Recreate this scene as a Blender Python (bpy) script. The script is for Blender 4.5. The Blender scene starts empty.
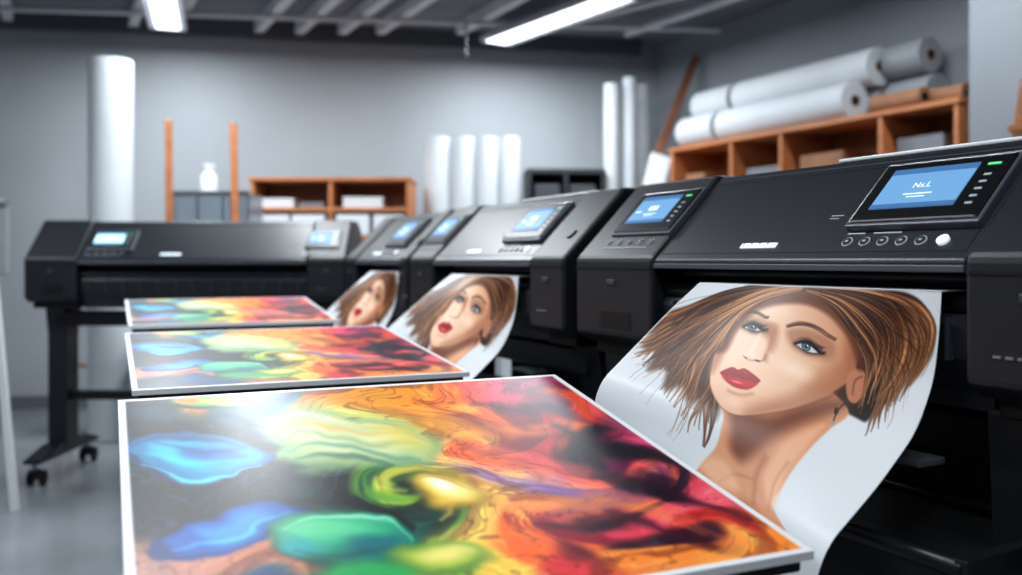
import bpy, math, random
import numpy as np
from mathutils import Vector, Matrix
random.seed(4); rng=np.random.RandomState(7)
scene=bpy.context.scene
try:
    scene.view_settings.view_transform='Standard'
    scene.view_settings.look='None'
except Exception: pass
COL=scene.collection

# ---------------------------------------------------------------- materials
def lin(c):
    out=[]
    for v in c:
        v=v/255.0
        out.append(v/12.92 if v<=0.04045 else ((v+0.055)/1.055)**2.4)
    return tuple(out)
MATS={}
def mat(name,col=(128,128,128),rough=0.5,metal=0.0,noise=0.0,nscale=8.0,emit=0.0,bump=0.0,coat=0.0,stretch=None,spec=0.5):
    if name in MATS: return MATS[name]
    m=bpy.data.materials.new(name); m.use_nodes=True
    nt=m.node_tree; b=nt.nodes['Principled BSDF']
    c=lin(col)+(1,)
    b.inputs['Base Color'].default_value=c
    b.inputs['Roughness'].default_value=rough
    b.inputs['Metallic'].default_value=metal
    b.inputs['Specular IOR Level'].default_value=spec
    if coat: b.inputs['Coat Weight'].default_value=coat
    if emit:
        b.inputs['Emission Color'].default_value=c
        b.inputs['Emission Strength'].default_value=emit
    if noise or bump:
        tc=nt.nodes.new('ShaderNodeTexCoord'); mp=nt.nodes.new('ShaderNodeMapping')
        if stretch: mp.inputs['Scale'].default_value=stretch
        n=nt.nodes.new('ShaderNodeTexNoise'); n.inputs['Scale'].default_value=nscale; n.inputs['Detail'].default_value=6
        nt.links.new(tc.outputs['Object'],mp.inputs[0]); nt.links.new(mp.outputs[0],n.inputs['Vector'])
        if noise:
            r=nt.nodes.new('ShaderNodeValToRGB')
            r.color_ramp.elements[0].position=0.3; r.color_ramp.elements[1].position=0.7
            r.color_ramp.elements[0].color=tuple(v*(1-noise) for v in c[:3])+(1,)
            r.color_ramp.elements[1].color=tuple(min(1,v*(1+noise)) for v in c[:3])+(1,)
            nt.links.new(n.outputs['Fac'],r.inputs[0]); nt.links.new(r.outputs[0],b.inputs['Base Color'])
        if bump:
            bp=nt.nodes.new('ShaderNodeBump'); bp.inputs['Strength'].default_value=bump; bp.inputs['Distance'].default_value=0.01
            nt.links.new(n.outputs['Fac'],bp.inputs['Height']); nt.links.new(bp.outputs[0],b.inputs['Normal'])
    MATS[name]=m; return m
def art_mat():
    if 'printed_ink' in MATS: return MATS['printed_ink']
    m=bpy.data.materials.new('printed_ink'); m.use_nodes=True; nt=m.node_tree; b=nt.nodes['Principled BSDF']
    a=nt.nodes.new('ShaderNodeAttribute'); a.attribute_name='art'
    nt.links.new(a.outputs['Color'],b.inputs['Base Color'])
    b.inputs['Roughness'].default_value=0.34
    b.inputs['Specular IOR Level'].default_value=0.2
    MATS['printed_ink']=m; return m

BODY=mat('charcoal_plastic',(27,31,38),0.36,noise=0.12,nscale=3,spec=0.45)
CAP=mat('black_plastic',(21,24,31),0.42,noise=0.1,nscale=3,spec=0.42)
DARK=mat('matte_black',(9,10,13),0.6,spec=0.3)
RAIL=mat('black_metal',(22,24,29),0.35,metal=0.3)
STEEL=mat('brushed_steel',(140,145,150),0.3,metal=0.9)
GREYP=mat('grey_plastic',(110,116,124),0.45)
RIBM=mat('rib_plastic',(46,50,57),0.45)
BEZEL=mat('gloss_black',(8,10,13),0.3,spec=0.35)
TRIMB=mat('bezel_trim',(84,90,99),0.35,metal=0.4)
SCREEN=mat('lcd_blue',(96,142,184),0.4,emit=0.6,spec=0.15)
SCREENW=mat('lcd_cyan',(170,216,228),0.35,emit=1.0,spec=0.2)
UIW=mat('lcd_white',(225,240,250),0.4,emit=0.6)
UIG=mat('lcd_green',(90,220,140),0.3,emit=0.6)
UID=mat('lcd_deep',(60,102,150),0.4,emit=0.45,spec=0.15)
ICON=mat('icon_grey',(178,186,196),0.4)
WHITEP=mat('white_plastic',(218,223,228),0.4)
PAPER=mat('roll_paper',(198,204,210),0.6,noise=0.03,nscale=4,spec=0.3)
PAPERG=mat('roll_paper_grey',(136,141,148),0.5)
CORE=mat('cardboard',(140,98,70),0.75,noise=0.15,nscale=12)
CORE_SHADE=mat('cardboard_shaded',(40,26,18),0.9)  # cardboard darkened in its colour for the shade inside the roll cores
WOOD=mat('orange_wood',(182,112,66),0.5,noise=0.2,nscale=3,stretch=(2,12,12))
WOODD=mat('wood_back',(156,96,58),0.6,noise=0.2,nscale=3)
BOARD=mat('foam_board',(230,233,237),0.5)

# ---------------------------------------------------------------- mesh helpers
def empty(name,loc=(0,0,0),rot=0.0):
    e=bpy.data.objects.new(name,None); e.location=loc; e.rotation_euler=(0,0,rot); e.empty_display_size=0.2
    COL.objects.link(e); return e
def mk(name,verts,faces,m,parent=None,bevel=0,smooth=False,seg=2):
    me=bpy.data.meshes.new(name); me.from_pydata([tuple(v) for v in verts],[],faces); me.update()
    import bmesh
    bm=bmesh.new(); bm.from_mesh(me); bmesh.ops.recalc_face_normals(bm,faces=bm.faces); bm.to_mesh(me); bm.free()
    ob=bpy.data.objects.new(name,me); COL.objects.link(ob)
    if m: me.materials.append(m)
    if parent: ob.parent=parent
    if bevel:
        b=ob.modifiers.new('bev','BEVEL'); b.width=bevel; b.segments=seg; b.limit_method='ANGLE'; b.angle_limit=math.radians(25)
    if smooth:
        for p in me.polygons: p.use_smooth=True
    return ob
def box(name,p,x,y,z,m,bevel=0.0):
    v=[(a,b,c) for a in x for b in y for c in z]
    f=[(0,1,3,2),(4,6,7,5),(0,4,5,1),(2,3,7,6),(0,2,6,4),(1,5,7,3)]
    return mk(name,v,f,m,p,bevel)
def prism(name,p,prof,x0,x1,m,bevel=0.0):
    n=len(prof)
    v=[(x0,a,b) for a,b in prof]+[(x1,a,b) for a,b in prof]
    f=[tuple(range(n)),tuple(range(2*n-1,n-1,-1))]
    for i in range(n): j=(i+1)%n; f.append((i,j,n+j,n+i))
    return mk(name,v,f,m,p,bevel)
def lathe(name,p,p0,p1,prof,m,seg=32,mats=None,fm=None):
    p0=Vector(p0);p1=Vector(p1); ax=(p1-p0); L=ax.length; ax.normalize()
    q=Vector((0,0,1)).rotation_difference(ax)
    v=[];f=[]
    for (t,r) in prof:
        for i in range(seg):
            a=2*math.pi*i/seg
            v.append(p0+q@Vector((r*math.cos(a),r*math.sin(a),t*L)))
    for k in range(len(prof)-1):
        for i in range(seg):
            j=(i+1)%seg
            f.append((k*seg+i,k*seg+j,(k+1)*seg+j,(k+1)*seg+i))
    if prof[0][1]>1e-5: f.append(tuple(range(seg))[::-1])
    if prof[-1][1]>1e-5: f.append(tuple((len(prof)-1)*seg+i for i in range(seg)))
    ob=mk(name,v,f,m,p)
    for pl in ob.data.polygons: pl.use_smooth=len(pl.vertices)==4
    try:
        ob.data.set_sharp_from_angle(angle=math.radians(35))
    except Exception: pass
    if mats:
        for mm in mats: ob.data.materials.append(mm)
        for idx,pl in enumerate(ob.data.polygons):
            k=idx//seg if idx<(len(prof)-1)*seg else None
            pl.material_index=fm(k)
    return ob
def cyl(name,p,p0,p1,r,m,seg=24,r2=None):
    return lathe(name,p,p0,p1,[(0,r),(1,r if r2 is None else r2)],m,seg)
def bar(name,p,p0,p1,w,h,m,bevel=0.002):
    p0=Vector(p0);p1=Vector(p1); ax=(p1-p0).normalized()
    up=Vector((0,0,1)) if abs(ax.z)<0.9 else Vector((0,1,0))
    sx=ax.cross(up).normalized(); sz=sx.cross(ax).normalized()
    v=[]
    for q in (p0,p1):
        for a,b in ((-1,-1),(1,-1),(1,1),(-1,1)): v.append(q+sx*a*w/2+sz*b*h/2)
    f=[(0,1,2,3),(7,6,5,4)]+[(i,(i+1)%4,4+(i+1)%4,4+i) for i in range(4)]
    return mk(name,v,f,m,p,bevel)
def paper_roll(name,p0,p1,r,core=0.035,m=None,parent=None,thick=0.006):
    core=min(core,r*0.6)
    L=(Vector(p1)-Vector(p0)).length; e=0.03/L
    if core>r*0.75: core=r*0.75
    prof=[(e,core-thick),(-0.0,core-thick),(0.0,core),(0.004/L,core),(0.004/L,r*0.985),(0.012/L,r),(1-0.012/L,r),(1-0.004/L,r*0.985),(1-0.004/L,core),(1,core),(1,core-thick),(1-e,core-thick)]
    cm=[CORE_SHADE,CORE]
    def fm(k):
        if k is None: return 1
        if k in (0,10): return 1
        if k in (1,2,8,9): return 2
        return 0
    return lathe(name,parent,p0,p1,prof,m or PAPER,40,cm,fm)

# ---------------------------------------------------------------- layout frame
ROW=(0.183,2.474); RA=-math.radians(62.9)
def row(x,y,z=0.0):
    c,s=math.cos(RA),math.sin(RA)
    return Vector((ROW[0]+c*x-s*y, ROW[1]+s*x+c*y, z))

# ---------------------------------------------------------------- room
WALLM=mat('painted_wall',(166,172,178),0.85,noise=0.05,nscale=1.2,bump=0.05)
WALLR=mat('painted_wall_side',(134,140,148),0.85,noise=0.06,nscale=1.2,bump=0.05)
CEIL=mat('ceiling_paint',(112,118,125),0.9,noise=0.12,nscale=1.5)
JOIST=mat('joist_paint',(205,210,215),0.6)
FLOORM=mat('polished_concrete',(126,132,138),0.20,noise=0.16,nscale=2.2)
H=3.02
K0=Vector((1.27,7.93)); K1=Vector((-4.82,6.76)); K2=Vector((-4.82,-2.5)); K3=Vector((6.61,-2.5))
def wall(name,a,b,m,t=0.12,h=H):
    d=(b-a).normalized(); n=Vector((d.y,-d.x))
    c=(Vector(K0)+K1+K2+K3)/4
    if (c-a).dot(n)>0: n=-n
    v=[]
    for z in (0,h):
        for q in (a,b,b+n*t,a+n*t): v.append((q.x,q.y,z))
    return mk(name,v,[(0,1,2,3),(7,6,5,4)]+[(i,(i+1)%4,4+(i+1)%4,4+i) for i in range(4)],m)
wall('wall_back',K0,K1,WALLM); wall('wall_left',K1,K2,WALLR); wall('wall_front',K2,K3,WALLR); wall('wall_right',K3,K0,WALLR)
mk('floor',[(-5,-2.7,-0.05),(6.9,-2.7,-0.05),(6.9,8.2,-0.05),(-5,8.2,-0.05),(-5,-2.7,0),(6.9,-2.7,0),(6.9,8.2,0),(-5,8.2,0)],[(3,2,1,0),(4,5,6,7),(0,1,5,4),(1,2,6,5),(2,3,7,6),(3,0,4,7)],FLOORM)
mk('ceiling',[(-5,-2.7,H),(6.9,-2.7,H),(6.9,8.2,H),(-5,8.2,H),(-5,-2.7,H+.08),(6.9,-2.7,H+.08),(6.9,8.2,H+.08),(-5,8.2,H+.08)],[(3,2,1,0),(4,5,6,7),(0,1,5,4),(1,2,6,5),(2,3,7,6),(3,0,4,7)],CEIL)
d=(K1-K0).normalized(); n=Vector((-d.y,d.x))
if n.y>0: n=-n
bar('baseboard_back',None,(K0.x+n.x*.012-0.1,K0.y+n.y*.012,0.05),(K1.x+n.x*.012+0.1,K1.y+n.y*.012,0.05),0.02,0.1,mat('baseboard_paint',(100,104,110),0.5))
je=empty('ceiling_joists',(0,0,0))
for i,x0 in enumerate((-4.6,-3.9,-2.95,-2.62,-1.95,-1.62,-1.28,-0.98,-0.35,0.25)):
    a=Vector((x0,7.0)); dv=Vector((0.456,-0.89))
    top=a-dv*0.12; bot=a+dv*3.2
    bar('joist_%d'%i,je,(top.x,top.y,H-0.045),(bot.x,bot.y,H-0.045),0.07,0.09,JOIST)
bar('beam_back',je,(-4.7,6.58,H-0.07),(1.1,7.68,H-0.07),0.10,0.13,mat('beam_dark',(70,75,82),0.6))
cyl('conduit_a',je,(-4.6,6.2,H-0.11),(1.6,6.9,H-0.11),0.018,JOIST,12)
cyl('conduit_b',je,(-1.2,5.0,H-0.11),(2.5,5.6,H-0.11),0.015,JOIST,12)
cyl('conduit_c',je,(0.2,6.9,H-0.11),(2.6,4.6,H-0.11),0.022,JOIST,12)
cyl('conduit_d',je,(0.9,7.0,H-0.11),(3.0,3.6,H-0.11),0.030,JOIST,12)
cyl('drop_rod',je,(-.33,6.6,H-0.11),(-.33,6.6,H-0.38),0.007,GREYP,10)
pv=[row(-0.917,2.9),row(0.25,2.9),row(0.25,3.45),row(-0.917,3.45)]
mk('wall_pillar',[(q.x,q.y,0) for q in pv]+[(q.x,q.y,H) for q in pv],[(3,2,1,0),(4,5,6,7)]+[(i,(i+1)%4,4+(i+1)%4,4+i) for i in range(4)],mat('pillar_paint',(128,134,141),0.8,noise=0.04,nscale=2))

# ---------------------------------------------------------------- ceiling lights
FIX=mat('fixture_white',(205,210,215),0.4)
TUBE=mat('fluorescent_tube',(240,247,255),0.3,emit=4.0)
def ceiling_light(c,L,w,power,rot=RA,z=2.84):
    e=empty('ceiling_light',(c[0],c[1],z),rot)
    prism('housing',e,[(-w/2,0.0),(-w/2,0.03),(-w*0.3,0.085),(w*0.3,0.085),(w/2,0.03),(w/2,0.0),(w/2-.02,0),(w/2-.02,.02),(-w/2+.02,.02),(-w/2+.02,0)],-L/2,L/2,FIX)
    box('diffuser',e,(-L/2+.01,L/2-.01),(-w/2+.05,w/2-.05),(0.004,0.018),TUBE,0.004)
    for s in (-1,1):
        cyl('rod_%d'%(s+2),e,(s*L*0.35,0,0.085),(s*L*0.35,0,H-z),0.006,STEEL,8)
        box('endcap_%d'%(s+2),e,(s*L/2-.006,s*L/2+.006),(-w/2,w/2),(0,.05),FIX,0.003)
    ld=bpy.data.lights.new('tube_light','AREA'); ld.shape='RECTANGLE'; ld.size=L*0.96; ld.size_y=w*0.5; ld.energy=power; ld.color=(0.91,0.965,1.0)
    lo=bpy.data.objects.new('tube_light',ld); COL.objects.link(lo); lo.parent=e; lo.location=(0,0,-0.003)
    return e
ceiling_light((0.30,6.42),1.5,0.28,60,rot=math.radians(-56))
ceiling_light((-2.32,6.0),1.3,0.26,38,rot=math.radians(-72))
ceiling_light((-1.35,5.0),1.4,0.24,52)  # this and the fixtures below are unseen, added to light the room
ceiling_light((1.9,4.2),1.4,0.24,28)
ceiling_light((-1.0,2.6),1.4,0.24,38)
ceiling_light((-3.2,3.4),1.4,0.24,28)
ceiling_light((-2.0,0.2),1.4,0.24,40)
ceiling_light((0.2,0.3),1.4,0.24,30)
w=bpy.data.worlds.new('World'); scene.world=w; w.use_nodes=True
w.node_tree.nodes['Background'].inputs[0].default_value=(0.5,0.58,0.68,1); w.node_tree.nodes['Background'].inputs[1].default_value=0.3

# ---------------------------------------------------------------- printer
S2=math.sqrt(0.5)
def slope_box(name,p,x0,x1,t0,t1,h0,h1,m,bevel=0.0):
    def P(x,t,h): return (x, t*S2-h*S2, 1.15+t*S2+h*S2)
    v=[P(x,t,h) for x in (x0,x1) for t in (t0,t1) for h in (h0,h1)]
    f=[(0,1,3,2),(4,6,7,5),(0,4,5,1),(2,3,7,6),(0,2,6,4),(1,5,7,3)]
    return mk(name,v,f,m,p,bevel)
def slope_disc(name,p,x,t,r,m,h=0.004,h0=0.0):
    a=(x,t*S2-h0*S2,1.15+t*S2+h0*S2); b=(x,t*S2-(h+h0)*S2,1.15+t*S2+(h+h0)*S2)
    return cyl(name,p,a,b,r,m,20)
def caster(p,x,y,tag):
    cyl('caster_stem_'+tag,p,(x,y,0.085),(x,y,0.125),0.014,STEEL,12)
    prism('caster_fork_'+tag,p,[(y-.022,.09),(y+.03,.09),(y+.045,.035),(y+.01,.035)],x-.022,x+.022,RAIL,0.003)
    lathe('caster_wheel_a_'+tag,p,(x-.040,y+.025,.042),(x-.024,y+.025,.042),[(0,.034),(.2,.042),(.8,.042),(1,.034)],DARK,24)
    lathe('caster_wheel_b_'+tag,p,(x+.024,y+.025,.042),(x+.040,y+.025,.042),[(0,.034),(.2,.042),(.8,.042),(1,.034)],DARK,24)
def printer(loc,rot,W,cl,cr,dl,dr,legw=0.11,pedestal=False,left_screen=SCREEN,text=False,tray=None,legy=(0.16,0.30),dark_panel=True,basket=True):
    e=empty('large_format_printer',loc,rot)
    g=0.003
    hood=[(0.0,1.135),(0.0,1.15),(0.206,1.356),(0.40,1.356),(0.49,1.31),(0.49,1.165),(0.11,1.165),(0.095,1.13),(0.012,1.13)]
    prism('hood',e,hood,cl+g,W-cr-g,BODY,0.004)
    prism('hood_lip',e,[(-0.004,1.130),(-0.004,1.142),(0.010,1.142),(0.010,1.130)],cl+g,W-cr-g,TRIMB,0.002)
    slope_box('hood_crease',e,cl+.02,W-cr-.02,0.272,0.275,-0.001,0.0012,TRIMB)
    slope_box('hood_seam_low',e,cl+.01,W-cr-.01,0.0205,0.0225,-0.001,0.0008,DARK)
    slope_box('hood_seam_high',e,cl+.01,W-cr-.01,0.2590,0.2612,-0.001,0.0008,DARK)
    for k,sx in enumerate((cl+.012,W-cr-.012)): slope_box('hood_seam_side_%d'%k,e,sx-.001,sx+.001,0.0205,0.2612,-0.001,0.0008,DARK)
    capf=[(-0.006,0.955),(-0.006,1.155),(0.20,1.363),(0.415,1.363),(0.51,1.315),(0.51,0.93),(0.03,0.93)]
    prism('endcap_left',e,capf,0,cl,CAP,0.010)
    prism('endcap_right',e,capf,W-cr,W,CAP,0.010)
    for nm,a,b in (('left',0.0,cl),('right',W-cr,W)):
        box('cap_band_'+nm,e,(a+.004,b-.004),(-0.009,-0.003),(1.128,1.133),DARK)
        box('cap_latch_'+nm,e,((a+b)/2-.018,(a+b)/2+.018),(-0.010,-0.003),(1.085,1.10),RIBM,.003)
        prism('cap_skirt_'+nm,e,[(0.05,.93),(0.05,.90),(0.46,.90),(0.46,.93)],a+.02,b-.02,DARK,0.003)
    box('carriage_bay',e,(cl+g,W-cr-g),(0.13,0.49),(0.90,1.162),DARK)
    cyl('pinch_bar',e,(cl+.01,0.09,1.118),(W-cr-.01,0.09,1.118),0.009,RIBM,16)
    prism('platen',e,[(0.035,1.065),(0.03,1.078),(0.045,1.092),(0.13,1.092),(0.13,1.06)],cl+g,W-cr-g,RAIL,0.003)
    prism('front_apron',e,[(0.035,1.062),(0.022,1.045),(0.03,0.99),(0.07,0.93),(0.075,0.90),(0.14,0.90),(0.14,1.062)],cl+g,W-cr-g,BODY,0.004)
    n=max(4,int((W-cl-cr)/0.09))
    for i in range(n):
        x=cl+.05+i*(W-cl-cr-.1)/(n-1)
        box('guide_rib_%d'%i,e,(x-.004,x+.004),(0.018,0.032),(0.985,1.055),RIBM,0.001)
    cyl('rear_spindle',e,(0.02,0.56,0.99),(W-.02,0.56,0.99),0.012,STEEL,12)
    paper_roll('media_roll',(cl,0.575,0.99),(W-cr,0.575,0.99),0.055,parent=e)
    for nm,x in (('l',0.04),('r',W-.04)):
        box('spindle_arm_'+nm,e,(x-.015,x+.015),(0.49,0.60),(0.96,1.02),CAP,0.006)
    F=0.0078
    for nm,dd,sm in (('left',dl,left_screen),('right',dr,SCREEN)):
        if not dd: continue
        a,b,t0,t1=dd; ww=b-a; hh=t1-t0
        slope_box('bezel_rim_'+nm,e,a-.006,b+.006,t0-.006,t1+.006,-0.002,0.008+F,TRIMB,0.003)
        slope_box('bezel_'+nm,e,a,b,t0,t1,0.0,0.012+F,BEZEL,0.005)
        sx0=a+ww*.12; sx1=b-ww*.22; st0=t0+hh*.2; st1=t1-hh*.14
        slope_box('screen_'+nm,e,sx0,sx1,st0,st1,0.012,0.0135+F,sm)
        sw=sx1-sx0; sh=st1-st0; h0=.0133+F; h1=.0142+F
        slope_box('ui_top_'+nm,e,sx0,sx1,st1-sh*.13,st1,h0,h1,UID)
        slope_box('ui_foot_'+nm,e,sx0,sx1,st0,st0+sh*.10,h0,h1,UID)
        slope_box('ui_a_'+nm,e,sx0+sw*.32,sx0+sw*.66,st0+sh*.32,st0+sh*.345,h0,h1,UIW)
        slope_box('ui_e_'+nm,e,sx0+sw*.38,sx0+sw*.60,st0+sh*.25,st0+sh*.27,h0,h1,UIW)
        if not (text and nm=='right'):
            slope_box('ui_c_'+nm,e,sx0+sw*.38,sx0+sw*.60,st0+sh*.46,st0+sh*.62,h0,h1,UIW)
            slope_box('ui_d_'+nm,e,sx0+sw*.08,sx0+sw*.22,st0+sh*.40,st0+sh*.45,h0,h1,UIW)
        slope_box('status_bar_'+nm,e,b-ww*.16,b-ww*.07,t1-hh*.19,t1-hh*.16,0.0115+F,0.0132+F,UIG)
        for k in range(5):
            slope_box('key_%s_%d'%(nm,k),e,b-ww*.14,b-ww*.09,t0+hh*(.2+.11*k),t0+hh*(.23+.11*k),0.0115+F,0.0132+F,ICON)
    if text and dr:
        a,b,t0,t1=dr
        cu=bpy.data.curves.new('screen_text','FONT'); cu.body='Nx.L'; cu.size=0.019; cu.align_x='CENTER'; cu.extrude=0.0003
        cu.materials.append(UIW)
        o=bpy.data.objects.new('screen_text',cu); COL.objects.link(o); o.parent=e
        tt=t0+(t1-t0)*.52; hh=.0142+F; o.location=((a+b)/2-(b-a)*.06,tt*S2-hh*S2,1.15+tt*S2+hh*S2); o.rotation_euler=(math.radians(45),0,0)
    if dr:
        a,b=dr[0],dr[1]; lim=W-cr-.012
        for k in range(5):
            x=a+.012+k*(b-a)*.15
            off=0 if x<lim else F
            slope_disc('button_ring_%d'%k,e,x,0.046,0.0112,ICON,0.0025,off); slope_disc('button_%d'%k,e,x,0.046,0.0092,CAP,0.0035,off)
            slope_box('button_glyph_%d'%k,e,x-.003,x+.003,.044,.048,off,off+.0045,ICON)
        slope_box('mark_a',e,a,a+.04,0.066,0.069,0.0,0.0022,ICON); slope_box('mark_b',e,a+.06,a+.12,0.066,0.069,0.0,0.0022,ICON)
        slope_disc('power_button',e,min(b-.05,lim),0.045,0.011,UIW,0.005)
        slope_box('mark_d',e,a-.075,a-.045,0.12,0.122,0,.002,ICON); slope_box('mark_e',e,a-.075,a-.052,0.112,0.114,0,.002,ICON)
    if dl:
        a,b=dl[0],dl[1]; off=F if b<=cl+.01 else 0
        for k in range(5):
            x=a+.008+k*(b-a)*.19
            slope_disc('lbutton_ring_%d'%k,e,x,0.056,0.0098,ICON,0.0025,off); slope_disc('lbutton_%d'%k,e,x,0.056,0.0080,CAP,0.0035,off)
            slope_box('lbutton_glyph_%d'%k,e,x-.003,x+.003,.054,.058,off,off+.0045,ICON)
        slope_box('mark_c',e,a,b-.05,0.034,0.036,off-.001,off+.002,ICON)
    xc=cl+(W-cl-cr)*.40
    slope_box('badge',e,xc-.055,xc+.05,0.034,0.048,0.0,0.003,UIW,0.001)
    for k in range(4): slope_box('badge_cut_%d'%k,e,xc-.05+k*.024,xc-.047+k*.024,0.042,0.050,0.0,0.0034,BODY)
    for k in range(3): box('cap_mark_%d'%k,e,(W-cr+.05+.02*k,W-cr+.063+.02*k),(-0.0085,-0.004),(1.00,1.004),GREYP)
    for k in range(6): box('vent_%d'%k,e,(cl*.35,cl*.75),(-0.0085,-0.004),(0.975+k*.008,0.978+k*.008),DARK)
    slope_disc('cap_knob',e,W-cr*.35,0.10,0.018,RIBM,0.006,F)
    if tray:
        box('top_tray',e,(tray[0],tray[1]),(0.215,0.42),(1.358,1.366),WHITEP,0.003)
        box('tray_stop',e,(tray[0],tray[1]),(0.41,0.425),(1.36,1.385),GREYP,0.003)
    lx=[0.02+legw/2+0.02, W-0.04-legw/2]
    for i,x in enumerate(lx):
        tag=str(i+1)
        if pedestal:
            prism('pedestal_'+tag,e,[(0.06,0.91),(0.44,0.91),(0.40,0.16),(0.11,0.16)],x-legw/2,x+legw/2,CAP,0.008)
        else:
            prism('leg_'+tag,e,[(legy[0]-.03,0.91),(legy[1]+.04,0.91),(legy[1],0.75),(legy[1],0.15),(legy[0],0.15),(legy[0],0.75)],x-legw/2,x+legw/2,CAP,0.006)
        prism('foot_'+tag,e,[(-.10,.12),(-.10,.14),(.10,.185),(.40,.185),(.56,.14),(.56,.12)],x-.045,x+.045,CAP,0.006)
        caster(e,x,-.07,'f'+tag); caster(e,x,.50,'b'+tag)
        if basket: prism('basket_arm_'+tag,e,[(-.13,.69),(-.13,.72),(.2,.735),(.2,.69)],x-.012,x+.012,RAIL,0.003)
    box('cross_beam',e,(lx[0],lx[1]),(0.20,0.26),(0.40,0.50) if basket else (0.40,0.45),RAIL,0.006)
    box('upper_beam',e,(lx[0],lx[1]),(0.14,0.24),(0.80,0.88),RAIL,0.006)
    if dark_panel: box('added_dark_panel',e,(lx[0],lx[1]),(0.40,0.42),(0.16,0.91),DARK,0.003)  # added dark sheet, stands in for the shade under the printer
    if basket:
        cyl('basket_rail_front',e,(lx[0],-0.12,.705),(lx[1],-0.12,.705),0.013,RAIL,16)
        cyl('basket_rail_back',e,(lx[0],0.17,.715),(lx[1],0.17,.715),0.011,RAIL,16)
        pr=[]
        for k in range(13):
            u=k/12; pr.append((-.12+u*.29,.70-0.20*math.sin(math.pi*u)**0.8))
        pr2=[(a,b+.004) for a,b in pr[::-1]]
        prism('catch_basket',e,pr+pr2,lx[0]+.03,lx[1]-.03,mat('basket_fabric',(20,22,26),0.85))
        box('cable_box',e,(lx[1]-.34,lx[1]-.22),(0.06,0.13),(0.785,0.80),GREYP,0.004)
    return e
W1=1.40
printer((ROW[0],ROW[1],0),RA,W1,0.35,0.22,(0.10,0.345,0.085,0.235),(0.90,1.165,0.080,0.240),legw=0.19,pedestal=True,text=True,tray=(0.72,1.25))
W2=1.22
q=row(-0.07-W2,0)
printer((q.x,q.y,0),RA,W2,0.24,0.20,(0.03,0.225,0.085,0.235),(0.74,0.99,0.080,0.240),legw=0.13,tray=(0.55,1.05))
W3=0.84
q3=row(-0.07-W2-0.04-W3,0)
printer((q3.x,q3.y,0),RA,W3,0.14,0.08,None,(0.44,0.68,0.080,0.240),legw=0.07)
printer((-2.50,4.62,0),math.radians(0.5),1.65,0.27,0.20,(0.30,0.53,0.07,0.20),(1.43,1.60,0.08,0.20),legw=0.10,left_screen=SCREENW,dark_panel=False,basket=False)

# ---------------------------------------------------------------- artwork painter
def homog(src,dst):
    A=[];B=[]
    for (x,y),(u,v) in zip(src,dst):
        A.append([x,y,1,0,0,0,-u*x,-u*y]);B.append(u)
        A.append([0,0,0,x,y,1,-v*x,-v*y]);B.append(v)
    h=np.linalg.solve(np.array(A,float),np.array(B,float))
    return np.append(h,1).reshape(3,3)
def apply_h(Hm,a,b):
    d=Hm[2,0]*a+Hm[2,1]*b+Hm[2,2]
    return (Hm[0,0]*a+Hm[0,1]*b+Hm[0,2])/d,(Hm[1,0]*a+Hm[1,1]*b+Hm[1,2])/d
def catmull(pts,closed=False,n=6):
    P=[np.array(p,float) for p in pts]; out=[]; N=len(P)
    rngk=range(N) if closed else range(N-1)
    for i in rngk:
        p1=P[i];p2=P[(i+1)%N]
        p0=P[i-1] if (closed or i>0) else p1
        p3=P[(i+2)%N] if (closed or i<N-2) else p2
        for k in range(n):
            t=k/n
            out.append(0.5*((2*p1)+(-p0+p2)*t+(2*p0-5*p1+4*p2-p3)*t*t+(-p0+3*p1-3*p2+p3)*t**3))
    if not closed: out.append(P[-1])
    return np.array(out)
def sstep(x): x=np.clip(x,0,1); return x*x*(3-2*x)
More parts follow.
